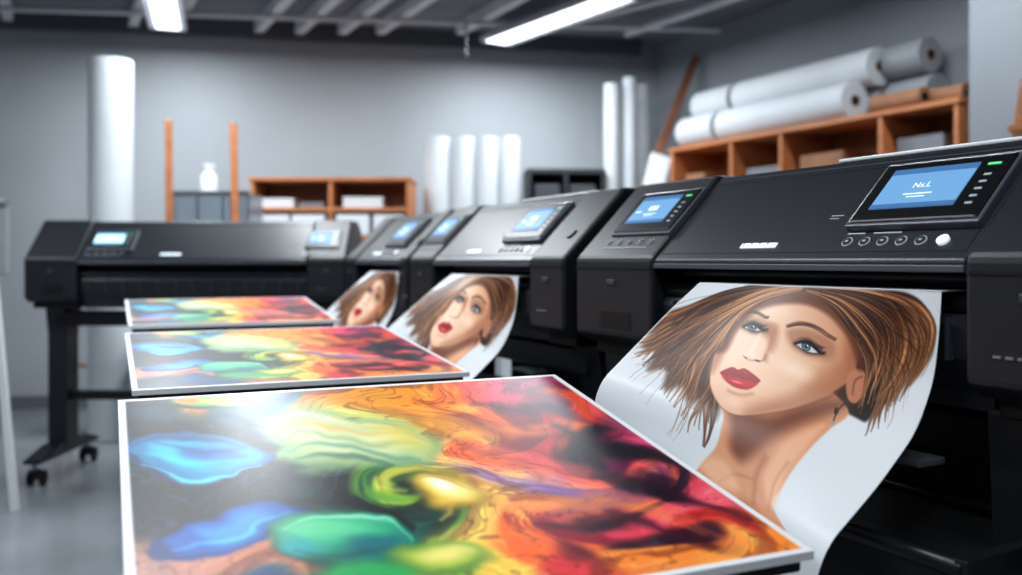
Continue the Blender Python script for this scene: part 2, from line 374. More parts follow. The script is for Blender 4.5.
class Art:
    def __init__(s,X,Y,bg): s.X=X;s.Y=Y;s.c=np.tile(np.array(bg,float),(X.size,1))
    def put(s,idx,m,col):
        m=m[:,None]
        if callable(col): col=col(idx)
        s.c[idx]=s.c[idx]*(1-m)+np.array(col,float)*m
    def poly(s,pts,col,f=1.2,a=1.0,smooth=True,n=5):
        C=catmull(pts,True,n) if smooth else np.array(pts,float)
        lo=C.min(0)-f;hi=C.max(0)+f
        idx=np.nonzero((s.X>lo[0])&(s.X<hi[0])&(s.Y>lo[1])&(s.Y<hi[1]))[0]
        if idx.size==0: return
        x=s.X[idx];y=s.Y[idx]; ins=np.zeros(x.size,bool); d2=np.full(x.size,1e9)
        for i in range(len(C)):
            x0,y0=C[i];x1,y1=C[(i+1)%len(C)]
            if y0!=y1:
                c=((y0>y)!=(y1>y))&(x<(x1-x0)*(y-y0)/(y1-y0)+x0); ins^=c
            dx=x1-x0;dy=y1-y0;L=dx*dx+dy*dy+1e-9
            t=np.clip(((x-x0)*dx+(y-y0)*dy)/L,0,1)
            d2=np.minimum(d2,(x-x0-t*dx)**2+(y-y0-t*dy)**2)
        sd=np.sqrt(d2)*np.where(ins,1,-1)
        s.put(idx,sstep((sd+f)/(2*f))*a,col)
    def stroke(s,pts,w0,w1,col,a=1.0,f=0.7,n=5,mid=None):
        C=catmull(pts,False,n); wm=max(w0,w1,mid or 0)+f
        lo=C.min(0)-wm;hi=C.max(0)+wm
        idx=np.nonzero((s.X>lo[0])&(s.X<hi[0])&(s.Y>lo[1])&(s.Y<hi[1]))[0]
        if idx.size==0: return
        x=s.X[idx];y=s.Y[idx];best=np.full(x.size,-1e9);M=len(C)-1
        for i in range(M):
            x0,y0=C[i];x1,y1=C[i+1];dx=x1-x0;dy=y1-y0;L=dx*dx+dy*dy+1e-9
            t=np.clip(((x-x0)*dx+(y-y0)*dy)/L,0,1)
            d=np.sqrt((x-x0-t*dx)**2+(y-y0-t*dy)**2)
            tt=(i+t)/M
            w=w0+(w1-w0)*tt if mid is None else np.where(tt<.5,w0+(mid-w0)*sstep(tt*2),mid+(w1-mid)*sstep(tt*2-1))
            best=np.maximum(best,w-d)
        s.put(idx,sstep((best+f)/(2*f))*a,col)
    def ell(s,cx,cy,rx,ry,rot,col,f=0.1,a=1.0):
        X=s.X; Y=s.Y
        c,sn=math.cos(math.radians(rot)),math.sin(math.radians(rot))
        dx=X-cx;dy=Y-cy;u=(dx*c+dy*sn)/rx;v=(-dx*sn+dy*c)/ry
        r=np.sqrt(u*u+v*v)
        m=sstep((1+f-r)/(2*f))*a
        idx=np.nonzero(m>0.002)[0]
        if idx.size: s.put(idx,m[idx],col)
def wob(x,y,seed,sc,oct=3):
    r=np.random.RandomState(seed); o=np.zeros_like(x); amp=1.0; tot=0
    for k in range(oct):
        for j in range(3):
            th=r.uniform(0,2*np.pi);ph=r.uniform(0,2*np.pi);fr=r.uniform(.7,1.3)*(2**k)/sc
            o+=amp*np.sin((x*math.cos(th)+y*math.sin(th))*fr*6.28+ph+0.8*o)
        tot+=amp*1.6; amp*=.55
    return o/tot

def C(*v): return np.array(v,float)/255.0
H_PORTRAIT=homog([(0,0),(1,0),(1,.84),(0,.59)],[(700,283),(938,290),(820,545),(598,383)])
def paint_portrait(a,b):
    X,Y=apply_h(H_PORTRAIT,a,b)
    bump=np.sin(np.pi*np.clip(b/.84,0,1))*(0.45+0.55*np.sin(np.pi*np.clip(a,0,1)))
    X=X+7*bump; Y=Y+22*bump
    A=Art(X,Y,C(210,215,221))
    r=random.Random(11)
    A.ell(880,430,90,120,20,C(224,227,231),f=.9,a=.8)
    DK=C(30,15,10);MD=C(96,50,27);LT=C(168,100,56);HI=C(224,168,116)
    sheen=np.clip(.5+.5*np.sin((X*.75+Y*.9)/15.0+1.2*np.sin(X/37.0)),0,1)[:,None]
    def hairtone(lo,hi_):
        return lambda idx: lo*(1-sheen[idx])+hi_*sheen[idx]
    def locks(G0,G1,n,wmax,jit=2.0,wave=4.0,lum=1.0,phase=0.0,thin=1.0):
        G0=catmull(G0,False,2);G1=catmull(G1,False,2); K=len(G0)
        order=[(i+.5)/n for i in range(n)]
        if r.random()<.5: order=order[::-1]
        for t in order:
            t=min(1,max(0,t+r.uniform(-.7,.7)/n)); p=G0*(1-t)+G1*t
            ph=phase+t*5+r.uniform(-.5,.5); jx=r.uniform(-jit,jit); P0=p.copy()
            for k in range(K):
                s=k/(K-1); dn=P0[min(k+1,K-1)]-P0[max(k-1,0)]; nn=np.array([-dn[1],dn[0]])/(np.linalg.norm(dn)+1e-6)
                p[k]+=nn*(wave*math.sin(ph+s*7.0)*s**.7+jx*s)
            cut=r.choice([0,0,1,2,3]); 
            if cut: p=p[:-cut]
            P=[tuple(q) for q in p]; w=wmax*r.uniform(.45,1)
            g=r.uniform(.8,1.2)*lum
            A.stroke(P,w*.6,.05,hairtone(DK,MD*.7),.92,1.1,n=3,mid=w)
            A.stroke(P,w*.4,.05,hairtone(MD*.75*g,LT*.85*g),.9,1.0,n=3,mid=w*.66*thin)
            A.stroke([(x,y-w*.12) for x,y in P],.1,.05,hairtone(LT*.75*g,HI*g),.8,.8,n=3,mid=w*.24*thin)
    def strands(G0,G1,n,wr,cols,jit=2.0,al=(.5,.9),wave=3.0,phase=0.0):
        G0=catmull(G0,False,2);G1=catmull(G1,False,2); K=len(G0)
        for i in range(n):
            t=r.random(); p=G0*(1-t)+G1*t; P0=p.copy(); ph=phase+t*5+r.uniform(-.6,.6); jx=r.uniform(-jit,jit)
            for k in range(K):
                s=k/(K-1); dn=P0[min(k+1,K-1)]-P0[max(k-1,0)]; nn=np.array([-dn[1],dn[0]])/(np.linalg.norm(dn)+1e-6)
                p[k]+=nn*(wave*math.sin(ph+s*7.0)*s**.7+jx*s)
            c0=r.choice([0,0,1,2]); c1=r.choice([0,1,2,3]); p=p[c0:K-c1]
            A.stroke([tuple(q) for q in p],.2,.05,r.choice(cols),r.uniform(*al),.55,n=3,mid=r.uniform(*wr))
    # hair falling behind the head
    A.poly([(745,287),(800,285),(865,287),(905,292),(920,303),(916,322),(900,332),(894,348),(880,358),(874,374),(860,384),(852,396),(842,396),(800,380),(740,330)],DK,2.0)
    locks([(800,288),(860,288),(905,296),(922,314),(908,342),(896,362)],[(820,300),(850,314),(868,340),(866,366),(850,398),(846,412)],20,5.0,2,3,.85)
    # long windswept hair to the left: soft body then ribbons
    A.poly([(792,287),(752,290),(722,297),(694,310),(668,320),(652,334),(664,338),(648,354),(662,358),(650,378),(668,376),(664,396),(682,392),(684,410),(698,404),(706,420),(716,404),(722,352),(745,310)],C(66,34,20),4,a=.92)
    TL0=[(792,287),(752,290),(722,298),(692,312),(664,322),(642,336),(626,338)]
    TL1=[(792,296),(760,306),(740,326),(722,352),(706,378),(694,404),(676,424)]
    locks(TL0,TL1,26,6.0,3,4.5,.9)
    # neck + shoulders
    A.poly([(722,398),(717,416),(710,430),(700,442),(684,452),(665,464),(650,480),(690,550),(775,560),(752,497),(762,478),(778,456),(800,430),(818,410),(834,390),(790,370)],C(210,146,110),1.5)
    A.poly([(726,408),(722,426),(716,442),(724,452),(742,444),(765,428),(795,410),(826,392),(832,384),(800,390),(760,410)],C(104,52,32),8,a=.9)
    A.poly([(744,470),(754,452),(775,430),(800,414),(811,410),(795,432),(772,458),(758,486),(750,498)],C(236,178,140),5,a=.75)
    A.stroke([(728,492),(738,464),(752,446)],.8,1.6,C(140,78,50),.55,5)
    A.stroke([(745,500),(757,470),(775,448)],.5,1.0,C(160,94,64),.45,3)
    A.stroke([(692,472),(712,464),(733,468)],.6,.6,C(130,74,50),.45,3)
    A.poly([(676,458),(692,450),(708,456),(714,478),(690,476)],C(238,188,154),6,a=.6)
    A.poly([(700,520),(712,490),(730,500),(740,540)],C(160,94,64),9,a=.5)
    # strands lying over the shoulder
    locks([(728,350),(716,372),(702,392),(690,412),(672,428)],[(722,360),(716,384),(712,404),(702,424),(690,444)],12,4.4,2,4,.9,1.0)
    # face
    FACE=[(752,298),(738,308),(729,325),(724,343),(717,356),(712,370),(708,383),(709,396),(716,408),(729,413.5),(748,411),(774,403),(798,392),(822,378),(840,362),(849,338),(846,312),(815,294),(780,290)]
    def fshade(idx):
        x=A.X[idx];y=A.Y[idx]
        u=(x-760)/92.0; v=(y-352)/74.0
        nz=np.sqrt(np.clip(1-u*u*.9-v*v*.8,0,1))
        s=np.clip(.33+.62*nz-.30*u-.14*v,0,1.05)[:,None]
        dark=C(128,64,40); midc=C(212,152,114); lit=C(250,212,184)
        t=np.clip(s*2,0,1); c=dark*(1-t)+midc*t; t2=np.clip(s*2-1,0,1)
        return c*(1-t2)+lit*t2
    A.poly(FACE,fshade,1.2)
    A.poly([(806,394),(830,377),(846,358),(848,332),(838,336),(828,358),(804,376),(775,391),(748,403),(738,411),(750,412)],C(140,74,46),9,a=.5)
    A.poly([(812,360),(834,350),(844,336),(840,356),(822,374),(800,386),(792,384)],C(176,100,66),8,a=.45)
    A.poly([(740,306),(728,328),(723,345),(714,360),(710,378),(715,374),(726,356),(738,334),(754,306)],C(170,100,70),4,a=.65)
    A.poly([(752,300),(780,300),(815,304),(845,318),(840,308),(800,292),(760,292)],C(120,64,40),7,a=.8)
    A.ell(733,361,7,6,0,C(250,214,188),f=.95,a=.6)
    A.ell(787,366,13,6.5,10,C(254,224,202),f=.98,a=.65)
    A.ell(776,314,12,5,0,C(248,212,186),f=.98,a=.55)
    A.ell(728,402,7,4.0,0,C(250,212,186),f=.95,a=.55)
    A.poly([(742,323),(752,319),(768,326),(768,338),(755,338),(742,334)],C(146,86,64),5,a=.55)
    A.poly([(784,331),(805,328),(826,338),(822,352),(800,352),(786,346)],C(146,86,64),5,a=.55)
    A.poly([(766,327),(776,327),(774,344),(767,354),(764,340)],C(170,102,74),3.5,a=.5)
    # nose
    A.stroke([(772,333),(767,346),(763,355),(761,361)],.9,2.0,C(168,98,68),.65,3)
    A.stroke([(762,329),(756,342),(749,354)],.6,1.5,C(255,230,212),.75,2.2)
    A.ell(749,357,3.8,2.6,0,C(254,224,204),f=.8,a=.8)
    A.stroke([(741,360),(745.5,363),(751,363),(758.5,362.3),(761.5,357)],.3,.5,C(138,74,52),.7,1.2)
    A.ell(753.8,363,2.5,.9,10,C(74,30,24),f=.5,a=.9)
    A.ell(743.2,361.3,1.4,.7,20,C(100,48,36),f=.5,a=.9)
    # lips
    A.poly([(718,377.5),(725,373),(730.5,371.2),(735,373),(741,371.4),(748,375),(754.5,380.3),(746,381.8),(735,380.3),(726,379.3)],C(156,10,24),.8)
    A.poly([(719,378.5),(727,380.2),(738,381.2),(746,382.2),(753.5,381.2),(748.5,386.5),(739,389.6),(729,388),(722,384)],C(196,18,36),.8)
    A.poly([(723,384),(730,387),(740,388.5),(748,385.5),(742,390),(730,389.2)],C(124,8,22),1.2,a=.6)
    A.stroke([(718,377.5),(727,379.8),(737,380.6),(747,382),(754.5,381)],.3,.3,C(50,4,10),1,.6)
    A.ell(733,384.3,5,1.0,8,C(248,130,136),f=.8,a=.9)
    A.ell(741,374.6,3.2,.7,20,C(216,70,76),f=.8,a=.7)
    A.stroke([(724,393),(735,395.5),(746,393)],.8,.8,C(156,90,64),.55,2.6)
    # eyes
    def eye(cx,cy,w,h,rot,ix):
        c,s=math.cos(math.radians(rot)),math.sin(math.radians(rot))
        def T(x,y): return (cx+x*c-y*s,cy+x*s+y*c)
        A.poly([T(-w-2,1),T(-w*.5,-h*1.5),T(0,-h*2),T(w*.6,-h*1.6),T(w+5,-1),T(w*.6,h*.9),T(0,h*1.4),T(-w*.6,h)],C(64,34,28),3.0,a=.8)
        A.poly([T(-w,1),T(-w*.4,-h*.8),T(w*.2,-h),T(w,0),T(w*.4,h*.8),T(-w*.4,h*.9)],C(204,202,200),.7)
        A.ell(*T(ix,-.5),4.1,4.0,0,C(20,34,44),f=.15); A.ell(*T(ix,0),2.9,2.8,0,C(98,138,156),f=.35); A.ell(*T(ix,-.4),1.6,1.6,0,C(5,5,8),f=.3)
        A.ell(*T(ix+1.2,-1.6),.7,.7,0,C(255,255,255),f=.4)
        A.stroke([T(-w-.5,1),T(-w*.4,-h*.95),T(w*.2,-h*1.15),T(w+1,-.2),T(w+5,-2.8)],1.0,.4,C(12,7,7),1,.6,mid=2.0)
        A.stroke([T(-w,1.5),T(-w*.2,h*1.0),T(w*.5,h*.8),T(w,.5)],.3,.7,C(44,22,18),.85,.8)
        for k in range(6): A.stroke([T(w*.1+k*w*.18,-h*1.0),T(w*.25+k*w*.25,-h*1.6-.8)],.5,.1,C(12,7,7),.9,.5)
        A.stroke([T(-w*.8,-h*1.4),T(0,-h*2.1),T(w,-h*1.4)],.3,.4,C(90,48,36),.6,.9)
    eye(752,332,8.6,3.5,10,-1.0); eye(801,345,11,4.0,15,-1.5)
    for k in range(30):
        t=k/29; x=739+27*t; y=319.5-5.4*math.sin(math.pi*min(1,t*1.15)*.9)+2*t
        A.stroke([(x,y+1.5),(x+2.4,y-1.0)],.45,.15,C(62,32,22),.8,.6)
    A.stroke([(740,319.5),(748,315),(757,315.4),(766,321)],.3,.5,C(70,38,26),.6,1.2,mid=1.2)
    A.stroke([(784,327),(797,322.8),(813,325.5),(828,334.5)],1.0,.2,C(66,34,24),.65,1.2,mid=1.4)
    for k in range(40):
        t=k/39; x=784+43*t; y=327-5.0*math.sin(math.pi*min(1,t*1.2)*.85)+9*t*t
        A.stroke([(x,y+1.6),(x+3,y-.8)],.45,.15,C(54,26,18),.8,.6)
    # ear + earring
    A.poly([(834,366),(841,357),(850,356),(854,363),(849,375),(841,384),(834,381)],C(186,118,86),1.2)
    A.stroke([(839,377),(842,366),(849,361)],.6,.7,C(100,52,36),.8,1)
    A.ell(823,394,2.0,3.4,20,C(30,24,26),f=.3); A.stroke([(834,384),(828,389),(823,396),(820,404)],.5,.6,C(40,34,36),1,.6); A.ell(819.5,405,2.0,2.0,0,C(150,150,155),f=.3)
    A.stroke([(708,396),(716,408.5),(729,414),(750,411),(776,403.5),(800,393),(826,378)],.3,.4,C(96,50,34),.4,1.5)
    # shadow the hair throws on the forehead, then the front hair
    A.poly([(800,286),(770,292),(748,302),(732,318),(722,338),(713,358),(725,356),(735,338),(748,322),(763,311),(784,305),(806,305),(826,315),(841,334),(846,356),(854,350),(856,320),(836,298)],C(88,44,27),3.5,a=.8)
    locks([(810,287),(778,290),(752,302),(734,322),(722,344),(704,366),(684,388)],[(796,288),(764,290),(732,300),(704,316),(680,334),(660,342),(640,362)],22,6.0,2,4.5,1.05)
    locks([(800,287),(822,296),(842,316),(852,342),(848,368),(842,392)],[(806,286),(852,287),(888,297),(900,320),(886,346),(864,372)],22,5.4,1.5,3,1.0)
    locks([(804,288),(778,294),(757,305),(743,318),(732,336),(724,356)],[(806,288),(786,291),(764,297),(744,308),(730,324),(716,346)],7,3.6,1,1.5,1.2)
    locks([(812,288),(832,300),(844,320),(849,344)],[(820,288),(846,304),(858,328),(858,352)],6,3.4,1,1,1.1)
    strands([(810,286),(778,288),(750,296),(720,310),(690,326),(650,344)],[(800,290),(770,298),(746,314),(728,338),(704,368),(682,408)],80,(.2,.75),[DK,MD,LT,HI,HI],3)
    strands([(800,286),(840,286),(884,292),(912,306),(904,340)],[(806,292),(832,306),(848,328),(854,352),(844,392)],80,(.2,.75),[DK,MD,LT,HI,DK],2)
    strands([(740,292),(700,304),(668,318),(640,334),(614,338)],[(724,340),(706,370),(694,396),(676,420),(652,436)],40,(.2,.6),[DK,MD,LT],6,(.5,.9),5)
    strands([(880,292),(914,304),(926,322),(912,346)],[(866,350),(876,366),(872,384),(862,402)],24,(.2,.6),[DK,MD],4,(.5,.9),4)
    mg=np.minimum(np.minimum(a,1-a),b); m=1-sstep(mg/.010)
    A.c=A.c*(1-m[:,None])+C(220,224,228)*m[:,None]
    return A.c

H_ABS=homog([(0,0),(1,0),(1,1),(0,1)],[(118,400),(555,370),(815,545),(128,669)])
SEEDS=[
(150,410,(12,24,36)),(185,403,(200,116,40)),(160,398,(14,44,58)),(240,408,(22,76,92)),(262,414,(18,42,84)),(300,396,(40,110,140)),(270,400,(24,62,90)),
(150,432,(8,11,20)),(240,432,(6,8,14)),(290,420,(9,14,24)),(200,490,(5,7,13)),(290,490,(6,8,14)),(330,478,(7,11,17)),(250,520,(8,10,17)),(150,510,(8,13,22)),(250,470,(6,8,14)),(140,480,(6,10,17)),
(310,412,(216,226,186)),(345,425,(220,224,160)),(300,440,(170,196,140)),(390,430,(224,212,120)),(335,450,(120,170,140)),(420,445,(238,206,110)),(380,405,(220,150,50)),
(345,392,(216,130,44)),(400,390,(240,150,50)),(440,384,(240,120,44)),(480,382,(228,80,54)),(520,384,(216,56,104)),(550,382,(170,50,110)),(450,400,(248,172,76)),
(480,408,(228,98,46)),(520,412,(160,30,44)),(560,405,(84,20,58)),(590,412,(212,82,58)),(540,432,(180,42,56)),(500,440,(240,110,58)),(460,425,(248,182,90)),
(580,440,(56,16,44)),(620,436,(18,9,24)),(610,455,(120,26,76)),(560,455,(232,98,90)),(640,460,(196,56,108)),(680,470,(220,90,96)),(650,480,(28,10,30)),
(520,462,(236,136,110)),(480,460,(246,194,116)),(560,480,(176,104,146)),(520,490,(170,130,176)),(600,480,(226,110,92)),(620,505,(130,22,50)),(680,500,(214,70,90)),(720,510,(228,96,112)),
(760,532,(244,144,66)),(710,530,(208,52,50)),(660,528,(34,10,26)),(600,525,(226,104,60)),(560,510,(244,142,74)),(540,540,(228,104,48)),(500,520,(246,184,94)),(640,545,(236,134,60)),(580,555,(200,56,60)),(700,552,(244,162,80)),
(396,468,(84,140,48)),(378,486,(8,20,18)),(412,492,(170,196,66)),(398,508,(10,34,30)),(430,512,(60,120,50)),(450,504,(226,210,96)),(470,530,(240,210,104)),(350,500,(8,44,38)),(440,560,(130,176,68)),(500,560,(236,194,86)),(424,478,(30,80,50)),(372,462,(196,216,120)),
(200,560,(190,128,110)),(260,565,(200,124,88)),(150,570,(164,120,108)),(330,540,(14,110,100)),(330,600,(20,66,106)),(200,620,(12,28,56)),(450,620,(220,140,58)),(600,620,(176,50,84))]
def paint_abstract(a,b):
    X0,Y0=apply_h(H_ABS,a,b)
    k=0.6+0.9*b
    wx=wob(a,b,3,.55,3);wy=wob(a,b,9,.5,3)
    # vortices bend the ink field like stirred fluid
    XS=X0.copy();YS=Y0.copy()
    for (cx,cy,R,an) in ((408,492,52,3.6),(470,440,48,-1.8),(622,455,60,2.4),(330,432,60,1.6),(560,500,62,-2.2),(540,402,46,1.8),(690,520,55,2.0),(250,500,60,1.6),(300,570,60,-2),(400,400,40,-1.6)):
        dx=(XS-cx);dy=(YS-cy)*2.0; g=np.exp(-(dx*dx+dy*dy)/(R*R))*an
        co=np.cos(g);si=np.sin(g)
        XS,YS=cx+dx*co-dy*si,cy+(dx*si+dy*co)/2.0
    X=XS+wx*15*k; Y=YS+wy*7*k
    A=Art(X,Y,C(10,12,20))
    num=np.zeros((X.size,3));den=np.zeros(X.size)
    for (cx,cy,col) in SEEDS:
        s=15+0.055*(cy-380)*1.6
        d=((X-cx)/1.5)**2+((Y-cy)*1.5)**2
        wgt=1.0/(d/(s*s)+0.03)**2.6
        num+=wgt[:,None]*C(*col);den+=wgt
    A.c=num/den[:,None]
    sx=XS/300.0; sy=YS/150.0
    v=wob(sx+wx*.08,sy+wy*.08,21,.30,3); v2=wob(sx+wy*.10,sy-wx*.10,33,.26,3); v3=wob(sx+wx*.1,sy+wy*.1,51,.5,3); v4=wob(sx+wx*.15,sy+wy*.1,77,.42,3)
    lum=A.c.mean(1)
    m=(sstep(1-np.abs(v)/.14)*.42*sstep((lum-.2)/.3))[:,None]; A.c=A.c*(1-m)+np.clip(A.c*1.25+.14,0,1)*m
    m=(sstep(1-np.abs(v2-.10)/.14)*.55*sstep((lum-.15)/.3))[:,None]; A.c=A.c*(1-m)+A.c*np.array([.5,.28,.40])*m
    m=(sstep((v3-.1)/.5)*.5)[:,None]; A.c=A.c*(1-m)+A.c*np.array([.42,.28,.40])*m
    # smoky blue wisps in the dark part
    dk=sstep((.22-lum)/.15)
    m=(sstep(1-np.abs(v4)/.12)*dk*.5)[:,None]; A.c=A.c*(1-m)+C(30,84,130)*m
    m=(sstep(1-np.abs(v+.3)/.10)*dk*.35)[:,None]; A.c=A.c*(1-m)+C(90,110,120)*m
    # shapes that sit on top follow a gentler warp
    f1=wob(a,b,61,.16,3); f2=wob(a,b,62,.16,3)
    A.X=X0+wx*13*k+f1*3.5*k; A.Y=Y0+wy*6*k+f2*1.8*k
    def petal(pts,cols):
        for i,(c,sc,f) in enumerate(cols):
            P=np.array(pts,float); ctr=P.mean(0); P=ctr+(P-ctr)*sc+np.array([i*3.0,-i*1.0])
            A.poly([tuple(q) for q in P],C(*c),f)
    petal([(126,449),(150,437),(190,432),(230,437),(262,450),(277,462),(250,472),(215,481),(180,480),(145,470)],[((5,44,90),1,2),((8,110,154),.92,3.5),((18,172,200),.70,7),((10,108,170),.45,7)])
    A.stroke([(132,452),(160,440),(200,437),(240,445)],.5,.5,C(10,60,110),.8,2,mid=2.5)
    A.stroke([(140,462),(180,476),(225,476),(262,466)],.4,.4,C(120,226,232),.8,1.4,mid=1.8)
    A.stroke([(150,455),(190,462),(235,460)],.8,.8,C(80,214,226),.6,4,mid=4)
    A.stroke([(160,444),(200,450),(240,446)],.5,.5,C(8,60,120),.6,3,mid=3)
    petal([(140,540),(175,528),(215,514),(260,504),(305,508),(316,514),(290,528),(255,540),(215,552),(165,556)],[((6,36,100),1,2),((12,86,162),.86,5),((50,140,200),.5,7)])
    A.stroke([(150,535),(200,518),(250,503),(310,505)],1,1,C(6,12,24),.8,3,mid=4)
    A.stroke([(165,548),(215,540),(262,526),(300,514)],.4,.4,C(100,200,240),.75,1.5,mid=1.8)
    A.ell(212,400,54,9,-2,C(16,50,48),f=.15); A.ell(214,400,44,6.5,-2,C(60,156,86),f=.25); A.ell(222,400,28,4.5,-2,C(196,200,80),f=.5); A.ell(186,401,14,4,0,C(226,136,46),f=.5)
    A.ell(262,410,26,6,0,C(20,84,130),f=.3); A.ell(262,409,18,3.6,0,C(54,150,190),f=.5)
    A.ell(160,415,40,7,4,C(14,76,98),f=.5,a=.5)
    cloud=[(252,424),(275,410),(310,406),(350,414),(395,418),(436,432),(440,446),(410,462),(370,470),(320,474),(290,462),(275,446)]
    for c_,sc_,f_,al_ in (((120,160,120),1,8,.85),((196,212,150),.84,12,.8),((236,236,200),.5,14,.75)):
        P=np.array(cloud,float); ctr=P.mean(0); A.poly([tuple(q) for q in ctr+(P-ctr)*sc_],C(*c_),f_,a=al_)
    for P,c_,wd in (([(262,424),(300,412),(340,420),(380,424)],(248,248,232),3),([(280,440),(320,434),(360,444),(400,440),(430,446)],(130,160,110),2.5),([(290,455),(330,446),(380,458),(410,456)],(80,134,124),3.5),([(270,432),(310,424),(350,432),(390,430)],(220,170,90),2.2),([(300,466),(340,460),(380,468)],(40,80,80),3),([(330,415),(360,425),(400,424),(430,436)],(240,190,90),2.5)):
        A.stroke(P,.5,.5,C(*c_),.6,3.5,mid=wd)
    A.ell(395,436,30,9,10,C(238,208,104),f=.9,a=.6)
    # soft swirls around the golden orb
    for i in range(5):
        th0=i*1.25; pts=[]
        for j in range(7):
            th=th0+j*.42; rr_=16+j*6.0
            pts.append((412+rr_*math.cos(th)*1.15,490+rr_*math.sin(th)*.5))
        A.stroke(pts,.6,.8,C(*((18,50,34),(96,150,60),(190,200,84),(20,90,80),(236,214,110))[i]),.8,3,mid=5)
    A.ell(446,488,46,19,6,C(120,96,34),f=.3,a=.9); A.ell(447,487,40,16,6,C(222,184,70),f=.35); A.ell(448,485,32,11,6,C(250,232,150),f=.5); A.ell(440,482,18,6,6,C(255,252,234),f=.8)
    A.stroke([(412,480),(430,474),(456,476),(480,486)],.4,.4,C(170,110,40),.5,2,mid=2)
    A.ell(345,540,62,26,4,C(6,56,54),f=.15); A.ell(345,538,57,23,4,C(16,130,104),f=.3); A.ell(330,530,36,12,0,C(96,196,146),f=.8); A.ell(372,548,26,11,0,C(10,100,108),f=.6); A.ell(310,545,18,9,0,C(34,156,158),f=.7)
    A.stroke([(300,530),(330,518),(370,522),(398,538)],.5,.5,C(170,240,200),.75,2,mid=2)
    A.stroke([(305,548),(335,556),(372,552),(396,544)],.5,.5,C(6,70,70),.6,3,mid=3)
    A.ell(432,555,52,18,-4,C(60,100,46),f=.25); A.ell(434,553,46,15,-4,C(160,184,78),f=.5); A.ell(440,550,28,8,-4,C(232,220,130),f=.8)
    A.ell(362,572,40,12,0,C(44,150,84),f=.4)
    A.stroke([(300,505),(340,500),(372,512),(400,530)],2,2,C(5,10,14),.9,2.5,mid=5)
    for P,wd,c_,al in (([(330,392),(390,404),(450,420),(520,428),(590,420)],8,(246,156,66),.6),([(440,378),(500,392),(560,404),(620,424)],6,(236,84,106),.65),
        ([(470,440),(530,452),(590,470),(650,500),(720,540)],8,(246,124,106),.5),([(500,500),(560,492),(620,500),(690,530)],9,(246,152,88),.55),
        ([(560,425),(600,440),(650,452),(690,462)],8,(14,6,20),.9),([(540,520),(590,514),(640,522),(680,540)],7,(44,10,28),.8),([(480,400),(530,408),(570,400)],4,(56,10,36),.75),
        ([(600,470),(640,478),(680,492),(730,512)],7,(32,9,28),.85),([(520,470),(560,476),(600,492)],6,(136,98,160),.5),([(590,400),(640,430),(700,466),(760,505)],4,(226,100,146),.6),
        ([(410,398),(470,412),(520,436),(560,450)],3.5,(120,30,26),.55),([(350,400),(400,412),(440,424)],2.5,(120,50,24),.5),([(450,430),(500,452),(540,470)],3,(130,56,40),.5),([(520,500),(560,530),(620,560)],4,(110,26,40),.55)):
        A.stroke(P,1,1,C(*c_),al,5.5,mid=wd)
    for (x,y,rx,ry,c_) in ((612,447,26,8,(10,5,16)),(650,487,28,9,(16,6,20)),(562,407,24,6,(32,8,34)),(690,540,22,7,(48,8,28)),(590,545,26,8,(80,12,30))):
        A.ell(x,y,rx,ry,18,C(*c_),f=.8,a=.85)
    g=A.c.mean(1,keepdims=True); A.c=np.clip(g+(A.c-g)*1.16,0,1)
    mg=np.minimum(np.minimum(a,1-a),np.minimum(b,1-b)); m=(1-sstep((mg-.012)/.004))[:,None]
    A.c=A.c*(1-m)+C(232,235,239)*m
    return A.c
def to_lin(c):
    c=np.clip(c,0,1); return np.where(c<=0.04045,c/12.92,((c+0.055)/1.055)**2.4)
def art_grid(name,nx,ny,posf,colf):
    a,b=np.meshgrid(np.linspace(0,1,nx),np.linspace(0,1,ny)); a=a.ravel();b=b.ravel()
    co=posf(a,b); col=to_lin(colf(a,b))
    me=bpy.data.meshes.new(name)
    i=np.arange((nx-1)*(ny-1)); r_=i//(nx-1); c_=i%(nx-1); v0=r_*nx+c_
    faces=np.stack([v0,v0+nx,v0+nx+1,v0+1],1)
    me.from_pydata(co.tolist(),[],faces.tolist()); me.update()
    at=me.color_attributes.new('art','FLOAT_COLOR','POINT')
    at.data.foreach_set('color',np.concatenate([col,np.ones((col.shape[0],1))],1).astype(np.float32).ravel())
    me.materials.append(art_mat())
    me.polygons.foreach_set('use_smooth',np.ones(len(me.polygons),bool))
    ob=bpy.data.objects.new(name,me); COL.objects.link(ob); return ob

# ---------------------------------------------------------------- portrait sheets
def sheet(loc,x0,x1,nx,ny,sc=1.0):
    tot=.58
    LP=np.array([(0,0,1.10),(.10,.078,1.044),(.22,.172,.968),(.342,.268,.89),(.433,.287,.80),(.58,.287,.655)])
    RP=np.array([(0,0,1.10),(.07,.006,1.03),(.146,.018,.955),(.237,.06,.875),(.35,.145,.80),(.488,.257,.72),(.58,.292,.64)])
    def sm(P,t,k):
        ts=np.linspace(0,tot,200); v=np.interp(ts,P[:,0],P[:,k]); ker=np.ones(25)/25
        vp=np.concatenate([np.full(12,v[0])-(v[12:0:-1]-v[0]),v,np.full(12,v[-1])+(v[-1]-v[-2:-14:-1])]); vs=np.convolve(vp,ker,'valid')
        return np.interp(t,ts,vs)
    def pos(a,b):
        t=b*tot
        u=sm(LP,t,1)*(1-a)+sm(RP,t,1)*a; z=sm(LP,t,2)*(1-a)+sm(RP,t,2)*a
        x=x0+(x1-x0)*a
        return np.stack([x,-u*sc-0.0,z],1)
    ob=art_grid('portrait_print',nx,ny,pos,paint_portrait)
    ob.location=(loc[0],loc[1],0); ob.rotation_euler=(0,0,RA)
    s=ob.modifiers.new('thick','SOLIDIFY'); s.thickness=0.0012; s.offset=-1
    box('paper_feed',ob,(x0,x1),(-0.001,0.10),(1.0985,1.0998),BOARD)
    return ob
sheet(ROW,0.523,1.135,440,440)
sheet(q,0.42,0.94,180,180)
